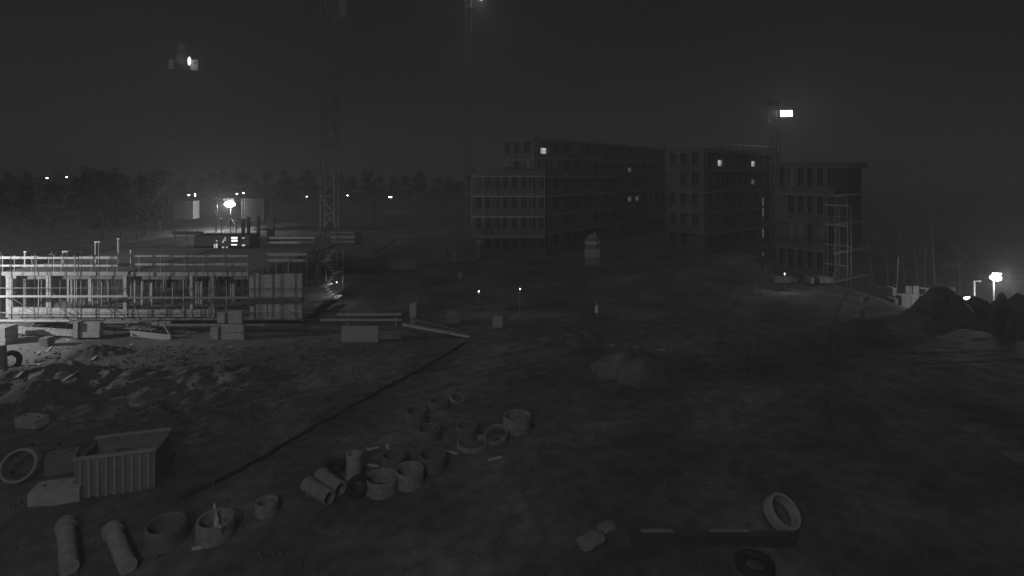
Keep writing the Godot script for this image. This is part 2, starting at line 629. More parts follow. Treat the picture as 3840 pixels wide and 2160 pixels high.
func middle_site() -> void:
	# a second shell behind the first
	var z := 60.0
	var o := thing("concrete_deck_building", "dark concrete deck under construction behind the low shell", "building", Vector3(-28, 0, -z))
	front(o, "deck_slab", 640, 942, 1190, 952, z, 14.0, M.dull_concrete)
	front(o, "deck_slab", 1192, 945, 1400, 953, z + 1.0, 12.0, M.dull_concrete)
	for c in [650, 720, 800, 880, 960, 1040, 1120, 1185]:
		front(o, "column", c, 952, c + 12, 1050, z + 0.4, 0.4, M.dull_concrete)
	front(o, "stair_core", 1240, 870, 1330, 945, z + 6.0, 3.0, M.dull_concrete)
	for c in [[905, 822, 915, 868], [925, 815, 934, 868], [962, 810, 972, 868], [1000, 806, 1026, 868]]:
		front(o, "starter_wall", c[0], c[1], c[2], c[3] + 74, z + 8.0, 0.3, M.dull_concrete)
	guard_rail("long thin guard rail on the dark concrete deck", [650, 1180], [887, 905], z - 0.05, [655, 697, 780, 870, 960, 1050, 1120, 1176], M.plywood, 942)
	guard_rail("short guard rail high on the far corner of the dark deck", [645, 765], [866, 872], z + 10.0, [655, 697, 740], M.pale_board, 935)
	# site office with lit strip windows
	var zc := 58.0
	var off := thing("site_office", "dark site office cabin with three bright strip windows", "office cabin", at(830, 942, zc))
	front(off, "cabin_body", 728, 884, 935, 942, zc + 0.02, 2.4, M.dark_inside)
	for c in [[867, 889, 890, 895], [868, 899, 890, 906], [867, 916, 888, 920]]:
		front(off, "lit_window", c[0], c[1], c[2], c[3], zc - 0.03, 0.04, M.lamp_pane)
	for c in [[907, 891, 917, 894], [907, 917, 918, 923], [842, 891, 846, 895], [836, 899, 846, 902], [833, 905, 838, 910], [810, 902, 815, 905], [802, 916, 806, 931], [809, 914, 815, 931], [832, 925, 840, 930], [848, 925, 853, 930]]:
		front(off, "lit_window", c[0], c[1], c[2], c[3], zc - 0.03, 0.04, M.lit_pane)
	# stair tower with a lamp inside
	var zs := 47.0
	var st := thing("stair_tower", "scaffold stair tower lit from inside beside the shuttered wall", "stair tower", Vector3(at(1232, 0, zs).x, 0, -zs - 0.8))
	var w := 1.55
	for sx in [-1, 1]:
		for sz in [-1, 1]:
			tube(st, "standard", Vector3(sx * w / 2, 0, sz * 0.8), Vector3(sx * w / 2, 5.4, sz * 0.8), 0.03, M.steel)
	for k in 4:
		var y := 0.9 + k * 1.1
		box(st, "landing", Vector3(-w / 2 + 0.3 if k % 2 else w / 2 - 0.3, y, 0), Vector3(0.6, 0.05, 1.5), M.pale_board)
		for s in 5:
			var f := (s + 0.5) / 5.0
			box(st, "stair_tread", Vector3((-0.45 + 0.9 * f) * (1 if k % 2 else -1), y + 1.1 * f - 0.02, 0.35), Vector3(0.22, 0.04, 0.7), M.pale_board)
		tube(st, "handrail", Vector3(-w / 2, y + 0.9, 0.8), Vector3(w / 2, y + 0.9, 0.8), 0.025, M.steel)
	bulb(st, Vector3(0.25, 2.1, -0.7), 0.035, 0.8)
	# pieces lying and standing along the front
	formwork_panel("wide pale formwork panel standing at the end of the trench edge", 1281, 1222, 1419, 1287, 38.0, M.plywood)
	formwork_panel("low formwork panel beside the wide pale one", 1422, 1241, 1506, 1277, 38.6, M.old_board)
	formwork_panel("plain panel far behind the sloping beam", 1448, 977, 1562, 1010, 66.0, M.old_board)
	formwork_panel("upright dim panel standing behind the sloping beam", 1676, 1165, 1724, 1212, 42.5, M.old_board)
	var b := thing("timber_beam", "two long timber beams lying stacked behind the wide formwork panel", "beam", at(1380, 1204, 41.5))
	front(b, "upper_beam", 1263, 1176, 1505, 1184, 41.5, 0.2, M.plywood)
	front(b, "lower_beam", 1200, 1197, 1505, 1204, 41.6, 0.2, M.plywood)
	for c in [1300, 1480]:
		front(b, "bearer", c, 1184, c + 8, 1235, 41.7, 0.2, M.old_board)
	var s := thing("sloping_beam", "long beam sloping down to the soil from the formwork", "beam", at(1640, 1262, 39.0))
	bar(s, "beam_top", at(1511, 1216, 40.0) - s.position, at(1762, 1262, 38.4) - s.position, 0.3, 0.14, M.plywood)
	for k in 5:
		tube(s, "rebar", at(1530 + k * 8, 1190 + k * 4, 40.5) - s.position, at(1700 + k * 12, 1232 + k * 4, 39.5) - s.position, 0.02, M.steel)
	for c in [["pale cube block standing on the dim panel's edge", 1536, 1142, 1559, 1190, 41.0], ["pale block standing alone on the dark soil", 1848, 1192, 1884, 1230, 41.4], ["small pale block on the soil near the portable cabin", 1785, 900, 1803, 918, 75.0], ["tiny pale block far behind the beams", 1697, 948, 1711, 956, 72.0], ["grey bale near the two small site lights", 1716, 1025, 1734, 1042, 60.0]]:
		var k := thing("concrete_block", c[0], "block", Vector3(at((c[1] + c[3]) / 2.0, 0, c[5]).x, 0, -c[5]))
		front(k, "block_body", c[1], c[2], c[3], c[4], c[5], 0.7, M.plywood)
		k.get_child(0).position.y += 0.0
		front(k, "block_foot", c[1] + 3, c[4], c[3] - 3, HORIZON + EYE * FOCAL / c[5] + 2, c[5] + 0.1, 0.5, M.old_board)
	container("dim container in front of the far building wing", 1606, 933, 1673, 974, 74.0, M.dull_concrete)
	container("pale stacked container beside the far crane mast", 655, 753, 724, 822, 111.7, M.dull_concrete)
	container("pale low container beyond the dark deck", 1052, 757, 1197, 800, 112.3, M.dull_concrete)
	container("long dim container beside the broad crane mast", 1262, 762, 1398, 830, 112.3, M.dull_concrete)
	container("dim upright container under the glaring floodlight", 905, 745, 990, 830, 111.0, M.dull_concrete)
	# the portable cabin
	var zt := 70.0
	var t := thing("portable_cabin", "tall pale portable cabin with banded panels and rounded cap", "cabin", Vector3(at(2222, 0, zt).x, 0, -zt))
	t.rotation.y = deg_to_rad(-28)
	var hh := at(0, 885, zt).y
	box(t, "cabin_body", Vector3(0, hh / 2 - 0.1, 0), Vector3(1.5, hh - 0.2, 1.5), M.dull_concrete)
	box(t, "lower_band", Vector3(0, hh * 0.14, 0), Vector3(1.56, hh * 0.26, 1.56), M.concrete)
	box(t, "middle_band", Vector3(0, hh * 0.43, 0), Vector3(1.58, hh * 0.26, 1.58), M.white_paint)
	box(t, "upper_band", Vector3(0, hh * 0.79, 0), Vector3(1.56, hh * 0.11, 1.56), M.white_paint)
	var cap := piece("roof_cap", ball, M.concrete, t)
	cap.transform = Transform3D(Basis.from_scale(Vector3(0.72, 0.42, 0.72)), Vector3(0, hh - 0.2, 0))
	tube(t, "vent_pipe", Vector3(0.3, hh, 0), Vector3(0.3, hh + 0.55, 0), 0.09, M.white_paint)
	# shrouded post and heaps in the dark middle
	var sp := thing("wrapped_post", "pale wrapped post standing alone in the dark yard", "post", on_ground(2238, 1188))
	tube(sp, "post_core", Vector3(0, -0.05, 0), Vector3(0, 1.3, 0), 0.07, M.old_board)
	tube(sp, "wrapping", Vector3(0, 0.35, 0), Vector3(0.03, 0.95, 0), 0.15, M.white_paint)
	mound("broad heap of pale sand on the open dark yard", on_ground(2400, 1400), Vector2(3.6, 2.4), 1.25, M.soil, "", 2.0)
	mound("low heap of pale sand beyond the broad sand heap", on_ground(2160, 1270), Vector2(3.2, 1.8), 0.6, M.soil, "", 5.0)
	# small things on the skyline left
	var bs := thing("board_stack", "leaning stack of pale boards beyond the dark deck", "board stack", at(535, 872, 78.0))
	for k in 4:
		bar(bs, "board", at(506, 870 - k * 8, 78.0 - k * 0.1) - bs.position, at(560, 858 - k * 8, 78.6) - bs.position, 0.9, 0.14, M.pale_board)
	tube(bs, "rack_post", at(512, 808, 78.2) - bs.position, at(512, 905, 78.2) - bs.position, 0.08, M.steel)
	var small := [["short pale stub post behind the bright guard rail", 90, 942, 96, 1000], ["low saw bench standing behind the bright guard rail", 234, 941, 252, 1000], ["small upright crate behind the bright guard rail", 180, 953, 196, 1000], ["bright upright stand beside the end of the bright guard rail", 488, 938, 492, 1019], ["thin pale trestle beyond the middle guard rail", 440, 893, 446, 1019], ["thin trestle with a flat top beyond the middle guard rail", 355, 905, 372, 1019]]
	for c in small:
		var k := thing("trestle", c[0], "trestle", at((c[1] + c[3]) / 2.0, 1019, 43.0))
		front(k, "top_board", c[1] - 2, c[2], c[3] + 2, c[2] + 5, 43.0, 0.4, M.pale_board)
		front(k, "leg", c[1], c[2] + 5, c[1] + 3, 1019, 43.0, 0.06, M.pale_board)
		front(k, "leg", c[3] - 3, c[2] + 5, c[3], 1019, 43.2, 0.06, M.pale_board)

# ---------------------------------------------------------------- the tall blocks
func block(label: String, corner: Vector3, u: Vector3, lu: float, lv: float, storeys: int, top: float, bays_u: int, bays_v: int, lit: Dictionary) -> Node3D:
	u = u.normalized()
	var v := Vector3(-u.z, 0, u.x)          # points back and to the side, away from the viewer
	if v.dot(corner) < 0.0: v = -v
	var o := thing("apartment_block", label, "building", Vector3(corner.x, 0, corner.z))
	var h := (top - 0.6) / storeys
	var centre := u * lu / 2 + v * lv / 2
	box_along(o, "inner_core", centre + Vector3(0, top / 2 - 0.3, 0), u, Vector3(lu - 0.9, top - 0.7, lv - 0.9), M.dark_inside)
	for k in storeys + 1:
		box_along(o, "floor_slab", centre + Vector3(0, k * h + 0.12, 0), u, Vector3(lu + 0.3, 0.26, lv + 0.3), M.dull_concrete if k % 2 else M.facade)
	box_along(o, "parapet", centre + Vector3(0, top - 0.2, 0), u, Vector3(lu, 0.5, lv), M.facade)
	var n := 0
	for side in 2:
		var d := u if side == 0 else v
		var length := lu if side == 0 else lv
		var out := -v if side == 0 else -u
		var bays := bays_u if side == 0 else bays_v
		var bw := length / bays
		for k in storeys:
			for b in bays:
				var p := d * (bw * (b + 0.5)) + Vector3(0, k * h + 0.25, 0)
				var clear := h - 0.26
				box_along(o, "wall_panel", p - d * bw * 0.26 + Vector3(0, clear / 2, 0) - out * 0.13, d, Vector3(bw * 0.46, clear, 0.24), M.facade)
				box_along(o, "spandrel", p + d * bw * 0.235 + Vector3(0, 0.4, 0) - out * 0.15, d, Vector3(bw * 0.53, 0.8, 0.2), M.facade)
				var key := "%d %d %d" % [side, k, b]
				var pane: StandardMaterial3D = M[lit[key]] if lit.has(key) else M.glass
				if lit.has(key):
					box_along(o, "lit_window", p + d * bw * 0.12 + Vector3(0, 1.25, 0) - out * 0.22, d, Vector3(bw * 0.22, 0.85, 0.05), pane)
					box_along(o, "lit_window", p + d * bw * 0.36 + Vector3(0, 1.25, 0) - out * 0.22, d, Vector3(bw * 0.24, 0.85, 0.05), pane)
					box_along(o, "blind", p + d * bw * 0.235 + Vector3(0, 1.69 + (clear - 1.7) / 2, 0) - out * 0.19, d, Vector3(bw * 0.53, clear - 1.7, 0.04), M.facade)
				elif rng.randf() < 0.14:
					box_along(o, "window_sheet", p + d * bw * 0.235 + Vector3(0, 0.8 + (clear - 0.8) / 2, 0) - out * (0.12 + rng.randf() * 0.1), d, Vector3(bw * 0.53, (clear - 0.8) * 1.0, 0.03), M.tarp)
				elif rng.randf() < 0.12:
					box_along(o, "wall_infill", p + d * bw * 0.235 + Vector3(0, 0.8 + (clear - 0.8) / 2, 0) - out * 0.14, d, Vector3(bw * 0.53, clear - 0.8, 0.14), M.facade)
				else:
					var win := Node3D.new()
					win.name = "window"
					o.add_child(win, true)
					win.position = p + d * bw * 0.235 + Vector3(0, 0.8, 0)
					var mid := Vector3(0, (clear - 0.8) / 2, 0) - out * 0.22
					box_along(win, "pane", mid, d, Vector3(bw * 0.53, clear - 0.8, 0.05), pane)
					box_along(win, "mullion", mid + out * 0.04, d, Vector3(0.06, clear - 0.82, 0.03), M.facade)
					box_along(win, "sill", Vector3(0, 0.03, 0) + out * 0.0, d, Vector3(bw * 0.52, 0.06, 0.3), M.dull_concrete)
				n += 1
	return o

func block_scaffold(label: String, corner: Vector3, u: Vector3, length: float, height: float, lifts: int, bays: int, off := 0.45) -> void:
	u = u.normalized()
	var out := Vector3(u.z, 0, -u.x)
	if out.dot(corner) > 0.0: out = -out
	var o := thing("facade_scaffold", label, "scaffold", Vector3(corner.x, 0, corner.z) + out * off)
	for k in bays + 1:
		for r in [0.0, 0.8]:
			var p: Vector3 = u * length * k / bays + out * r
			tube(o, "standard", p, p + Vector3(0, height + (0.9 if r > 0 else 0.0), 0), 0.035, M.steel)
	for l in lifts:
		var y := height * (l + 1) / lifts
		box_along(o, "deck", u * length / 2 + out * 0.4 + Vector3(0, y, 0), u, Vector3(length, 0.06, 0.72), M.old_board)
		for yy in [0.5, 1.0]:
			tube(o, "guard_tube", out * 0.84 + Vector3(0, y + yy, 0), u * length + out * 0.84 + Vector3(0, y + yy, 0), 0.028, M.steel)
		box_along(o, "toe_board", u * length / 2 + out * 0.79 + Vector3(0, y + 0.1, 0), u, Vector3(length, 0.15, 0.03), M.plywood)
	for k in range(0, bays, 3):
		tube(o, "brace", u * length * k / bays + out * 0.87, u * length * (k + 1) / bays + out * 0.87 + Vector3(0, height * 0.5, 0), 0.028, M.steel)

func apartment_blocks() -> void:
	var a := Vector3(3.4, 0, -79)
	var ua := Vector3(30.1, 0, -36)
	block("tall apartment block shell with one lit window under its roof corner", a, ua, 46.0, 6.0, 6, 17.3, 15, 3, {"0 5 0": "lit_pane", "0 2 9": "dim_pane", "0 2 10": "dim_pane", "0 4 9": "dim_pane"})
	block_scaffold("scaffold along the long face of the tall block", a, ua, 46.0, 17.0, 6, 16)
	var w := at(1772, 640, 78.0)
	block("lower apartment wing with flat terrace roof beside the tall block", Vector3(w.x, 0, -77.0), Vector3(1, 0, 0), 10.4, 8.0, 4, 12.3, 8, 4, {})
	block_scaffold("scaffold across the front of the lower wing", Vector3(w.x, 0, -77.0), Vector3(1, 0, 0), 10.4, 11.5, 4, 6)
	var b := Vector3(28.1, 0, -78)
	var ub := Vector3(16.5, 0, -14)
	block("second apartment block with two lit rooms under its roof", b, ub, 21.5, 5.8, 5, 15.7, 8, 3, {"0 4 1": "lit_pane", "0 4 5": "lit_pane", "0 3 5": "dim_pane"})
	block_scaffold("scaffold along the second block's longer face", b, ub, 21.5, 15.4, 5, 9)
	var c := at(2908, 650, 64.0)
	var d := at(3124, 650, 58.5)
	var uw := Vector3(d.x - c.x, 0, d.z - c.z)
	block("end wing with pale slab edges facing the soil mounds", Vector3(c.x, 0, c.z), uw, uw.length(), 8.0, 4, 13.2, 6, 3, {})
	block_scaffold("scaffold tower on the end wing with ladder braces", Vector3(d.x - 0.4, 0, d.z - 0.2), uw, 2.4, 8.5, 4, 2, 0.2)
	# rubbish and skips at the foot of the end wing
	for s in [["low pale skip at the foot of the end wing", 2905, 1047, 2990, 1060, 58.0], ["small pale bin beside the scaffold tower foot", 3040, 1046, 3054, 1064, 57.0], ["stack of pale slabs under the scaffold tower", 3075, 1044, 3123, 1062, 57.4]]:
		var k := thing("skip", s[0], "skip", Vector3(at((s[1] + s[3]) / 2.0, 0, s[5]).x, 0.05, -s[5]))
		front(k, "skip_body", s[1], s[2], s[3], s[4], s[5], 1.2, M.concrete)
		front(k, "rim", s[1] - 1, s[2] - 3, s[3] + 1, s[2], s[5] - 0.05, 1.3, M.plywood)
	# a lamp-lit hoist mast between the blocks
	var hz := 66.0
	var h := thing("hoist_mast", "slim hoist mast with lit segments between the blocks", "hoist", Vector3(at(2858, 0, hz).x, 0, -hz))
	for k in 9:
		box(h, "mast_segment", Vector3(0, 0.7 + k * 1.3, 0), Vector3(0.22, 1.28, 0.22), M.steel)
		if k in [1, 3, 5, 6]:
			box(h, "light_strip", Vector3(0.05, 0.7 + k * 1.3, 0.14), Vector3(0.1, 1.0 if k != 1 else 0.3, 0.05), M.dim_pane)
	box(h, "base_frame", Vector3(0, 0.05, 0), Vector3(1.2, 0.1, 1.2), M.dark_steel)

# ---------------------------------------------------------------- cranes
func lattice(width: float, height: float, seg: float, r: float) -> ArrayMesh:
	var st := begin()
	var c := [Vector3(-1, 0, -1), Vector3(1, 0, -1), Vector3(1, 0, 1), Vector3(-1, 0, 1)]
	var n := int(height / seg)
	for k in 4:
		var p: Vector3 = c[k] * width / 2
		var q: Vector3 = c[(k + 1) % 4] * width / 2
		add_tube(st, p, p + Vector3(0, n * seg, 0), r * 1.5, r * 1.5, 4)
		for i in n:
			var y := Vector3(0, i * seg, 0)
			var z := Vector3(0, (i + 1) * seg, 0)
			add_tube(st, p + z, q + z, r, r, 4)
			if i % 2: add_tube(st, p + y, q + z, r, r, 4)
			else: add_tube(st, q + y, p + z, r, r, 4)
	return finish(st)

func cranes() -> void:
	# far left crane with its lit cab and spotlight
	var z := 130.0
	var base := at(655, 0, z)
	base.y = ground_height(base.x, z)
	var o := thing("tower_crane", "tower crane with a lit cab and round spotlight on top", "crane", base)
	var top := at(0, 262, z).y - base.y
	var m := piece("mast", lattice(1.5, top, 1.7, 0.05), M.crane_paint, o)
	m.position = Vector3(0, 0, 0)
	var f := func(called: String, x0: float, y0: float, x1: float, y1: float, zz: float, deep: float, k: Material): return front(o, called, x0, y0, x1, y1, zz, deep, k)
	f.call("slewing_tower", 660, 200, 687, 240, z, 2.0, M.crane_paint)
	f.call("tower_head", 666, 163, 694, 187, z + 0.2, 1.6, M.crane_paint)
	f.call("cross_bar", 654, 188, 695, 192, z - 0.1, 1.0, M.crane_paint)
	f.call("turntable", 645, 240, 705, 262, z - 0.2, 2.4, M.dark_steel)
	f.call("counterweight", 633, 222, 648, 257, z - 0.3, 1.6, M.white_paint)
	f.call("counterweight_ledge", 632, 251, 652, 257, z - 0.5, 0.4, M.white_paint)
	var cab := Node3D.new()
	cab.name = "cab"
	o.add_child(cab, true)
	for c in [["cab_shell", 714, 224, 742, 263, z - 0.2, 2.0, M.white_paint], ["cab_window", 727, 229, 737, 241, z - 0.24, 0.06, M.glass]]:
		f.call(c[0], c[1], c[2], c[3], c[4], c[5], c[6], c[7]).reparent(cab)
	var lens := piece("spotlight_lens", ball, M.lamp_pane, o)
	lens.transform = Transform3D(Basis.from_scale(Vector3(0.42, 1.08, 0.2)), at(710, 229, z - 1.3) - base)
	spot(o, at(710, 229, z - 1.7) - base, at(900, 1500, 26.0) - base, 25.0, 0.3, 60.0)
	omni(o, at(690, 246, z - 3.4) - base, 1.1, 0.15)
	var far := Vector3(base.x, 0, base.z).normalized()
	bar(o, "jib", Vector3(0, top + 1.0, 0) + far * 1.5, Vector3(0, top + 1.0, 0) + far * 36.0, 0.9, 0.9, M.crane_paint)
	f.call("number_board", 652, 393, 676, 415, z - 1.0, 0.06, M.concrete)
	f.call("number_board", 656, 397, 672, 411, z - 1.08, 0.04, M.dark_steel)
	f.call("foot", 620, 1000, 690, 1012, z - 1.5, 3.0, M.dull_concrete)
	# near mast that runs out of the picture
	z = 70.0
	base = at(1236, 0, z)
	base.y = ground_height(base.x, z)
	o = thing("tower_crane", "broad lattice crane mast rising behind the dark deck", "crane", base)
	piece("mast", lattice(1.8, 45.0, 2.25, 0.055), M.crane_paint, o)
	box(o, "foot", Vector3(0, 0.2, 0), Vector3(4, 0.5, 4), M.dull_concrete)
	box(o, "slewing_tower", Vector3(0, 46.0, 0), Vector3(1.6, 3.0, 1.6), M.crane_paint)
	box(o, "jib", Vector3(-6, 46.5, -24), Vector3(1.2, 1.4, 46), M.crane_paint, Vector3(0, 0.3, 0))
	# centre crane with the floodlight at the upper edge
	z = 130.0
	base = at(1757, 0, z)
	base.y = ground_height(base.x, z)
	o = thing("tower_crane", "slender crane mast carrying a number board and a high floodlight", "crane", base)
	var hi := at(0, -20, z).y - base.y
	piece("mast", lattice(1.45, hi, 1.7, 0.045), M.crane_paint, o)
	front(o, "number_board", 1747, 219, 1766, 237, z - 1.0, 0.06, M.concrete)
	lettering(o, "2", at(1757, 228, z - 1.06) - base, 0.95)
	front(o, "platform", 1746, 26, 1778, 32, z - 1.6, 3.0, M.steel)
	front(o, "platform_post", 1769, -10, 1774, 26, z - 1.5, 0.3, M.steel)
	front(o, "cab", 1742, -60, 1775, -10, z - 1.0, 2.2, M.white_paint)
	front(o, "lamp_housing", 1788, -14, 1818, -8, z - 1.9, 0.9, M.dark_steel)
	var fl := piece("floodlight_lens", ball, M.lamp_flood, o)
	fl.transform = Transform3D(Basis.from_scale(Vector3(0.85, 0.22, 0.35)), at(1803, -5, z - 1.6) - base)
	front(o, "lamp_arm", 1770, -12, 1792, -9, z - 1.6, 0.2, M.steel)
	spot(o, at(1803, 1, z - 1.7) - base, at(1800, 1500, 28.0) - base, 52.0, 0.5, 70.0)
	box(o, "foot", Vector3(0, 0.2, 0), Vector3(4, 0.5, 4), M.dull_concrete)
	# crane behind the second block
	z = 95.0
	base = at(2905, 0, z)
	base.y = ground_height(base.x, z)
	o = thing("tower_crane", "crane mast with a large bright floodlight above the second block", "crane", base)
	hi = at(0, 395, z).y - base.y
	piece("mast", lattice(1.4, hi, 1.7, 0.045), M.dark_steel, o)
	front(o, "lamp_arm", 2906, 436, 2960, 440, z - 0.8, 0.2, M.dark_steel)
	front(o, "lamp_housing", 2928, 409, 2972, 415, z - 0.8, 0.9, M.dark_steel)
	front(o, "floodlight_lens", 2929, 416, 2971, 435, z - 0.9, 0.1, M.lamp_flood)
	spot(o, at(2950, 426, z - 1.3) - base, at(2700, 1500, 28.0) - base, 38.0, 0.4, 62.0)
	front(o, "slewing_tower", 2890, 372, 2922, 395, z - 0.7, 1.4, M.dark_steel)
	box(o, "foot", Vector3(0, 0.2, 0), Vector3(4, 0.5, 4), M.dull_concrete)

func lettering(parent: Node, text: String, where: Vector3, height: float) -> void:
	var t := TextMesh.new()
	t.text = text
	t.font_size = 64
	t.pixel_size = height / 64.0
	t.depth = 0.03
	var f := SystemFont.new()
	f.font_names = PackedStringArray(["Droid Sans"])
	t.font = f
	var o := piece("painted_number", t, M.dark_steel, parent)
	o.position = where

# ---------------------------------------------------------------- lamps
func pole_lamp(called: String, label: String, where: Vector3, r: float, energy: float, m: String, group := "", arm := Vector3.ZERO) -> Node3D:
	var g := ground_height(where.x, -where.z)
	var o := thing(called, label, "lamp", Vector3(where.x, g, where.z), 0.0, group)
	var h := where.y - g
	var thick := 0.06 + h * 0.004
	tube(o, "pole", Vector3(0, -0.1, 0) - arm, Vector3(0, h + r * 0.5, 0) - arm, thick, M.steel)
	box(o, "lamp_head", Vector3(0, h + r * 0.95, 0) - arm * 0.5, Vector3(maxf(r * 2.2, absf(arm.x) + 0.3), r * 0.5, maxf(r * 1.6, 0.2)), M.dark_steel)
	bulb(o, Vector3(0, h, r * 0.3 + thick), r, energy, m, 0.62)
	return o

func lamps() -> void:
	# the floodlight that glares beyond the deck
	var p := at(865, 765, 112.0)
	var o := pole_lamp("floodlight_mast", "glaring floodlight on a mast beyond the dark deck", p, 1.0, 95.0, "lamp_flood")
	tube(o, "stay", Vector3(-1.6, 0, 0), Vector3(0, 2.6, 0), 0.05, M.steel)
	tube(o, "stay", Vector3(1.6, 0, 0), Vector3(0, 2.6, 0), 0.05, M.steel)
	# work light beside the low shell, out of the frame
	var q := pole_lamp("floodlight_mast", "work floodlight on a mast beside the lit end of the low shell", Vector3(-46.5, 6.2, -33.0), 0.22, 0.0, "lamp_flood")
	spot(q, Vector3(0.5, 6.1, 0.2), Vector3(11.0, 0.3, -6.0), 310.0, 0.2, 50.0)
	tube(q, "stay", Vector3(-1.4, 0, 0), Vector3(0, 2.2, 0), 0.05, M.steel)
	tube(q, "stay", Vector3(1.4, 0, 0), Vector3(0, 2.2, 0), 0.05, M.steel)
	# floodlight on a mast behind the camera: it lights the rings and pipes from the front
	var b := pole_lamp("floodlight_mast", "tall site floodlight on the mast behind the yard", Vector3(-6.0, 17.0, 7.0), 0.2, 0.0, "lamp_flood")
	spot(b, Vector3(0, 17.0 - b.position.y - 0.3, -0.6), Vector3(2.0, 0.0, -36.0), 80.0, 0.2, 56.0)
	# street lamps on the access road
	pole_lamp("street_lamp", "glaring street lamp on a tall post behind the soil mounds", at(3726, 1040, 50.0), 0.42, 42.0, "lamp_flood")
	var u := thing("street_lamp", "unlit slim street lamp with a short arm near the glaring one", "lamp", Vector3(at(3654, 0, 53.0).x, ground_height(at(3654, 0, 53.0).x, 53.0), -53.0))
	var h := at(0, 1054, 53.0).y - u.position.y
	tube(u, "pole", Vector3.ZERO, Vector3(0, h, 0), 0.09, M.white_paint)
	box(u, "lamp_head", Vector3(0.3, h, 0), Vector3(0.6, 0.08, 0.2), M.white_paint)
	var v := thing("work_lamp", "bright tube work lamp lying between the soil mounds", "lamp", at(3626, 1126, 47.0))
	box(v, "lamp_tube", Vector3(0, 0.2, 0), Vector3(0.42, 0.14, 0.14), M.lamp_far, Vector3(0, 0, 0.2))
	tube(v, "stand", Vector3(0, -2.6, 0), Vector3(0, 0.13, 0), 0.04, M.steel)
	omni(v, Vector3(0, 0.2, 0.3), 0.5, 0.1)
	# far twinkling lamps
	for c in [[178, 668, 190, 0.34], [252, 664, 190, 0.32], [88, 677, 190, 0.12], [709, 731, 170, 0.26], [732, 727, 172, 0.2], [733, 734, 168, 0.22], [889, 727, 170, 0.26], [914, 724, 172, 0.24], [1152, 737, 165, 0.2], [1304, 733, 165, 0.24], [1460, 739, 165, 0.22], [1468, 739, 163, 0.22]]:
		pole_lamp("road_lamp", "small far road lamp glinting in front of the dark trees", at(c[0], c[1], c[2]), c[3], 2.0 * c[3], "lamp_far", "far road lamps before the trees")
	for c in [[813, 770, 108, 0.1], [807, 793, 106, 0.1], [830, 819, 100, 0.13], [865, 804, 104, 0.1], [886, 828, 98, 0.09]]:
		pole_lamp("site_lamp", "small dim site lamp below the glaring floodlight", at(c[0], c[1], c[2]), c[3], 0.12, "lit_pane", "dim site lamps under the floodlight")
	pole_lamp("site_lamp", "small bright lamp on a stake with a pale tag on the dark yard", at(1796, 1092, 46.0), 0.06, 0.12, "lamp_far")
	pole_lamp("site_lamp", "single bright point of light on a stake out in the yard", at(1950, 1082, 46.0), 0.05, 0.12, "lamp_far")
	pole_lamp("site_lamp", "small lamp on a tall stake between the two tall blocks", at(2525, 571, 90.0), 0.14, 0.6, "lamp_far")
	pole_lamp("site_lamp", "tiny lamp at the foot of the end wing", at(2941, 1025, 54.0), 0.045, 1.6, "lamp_far")

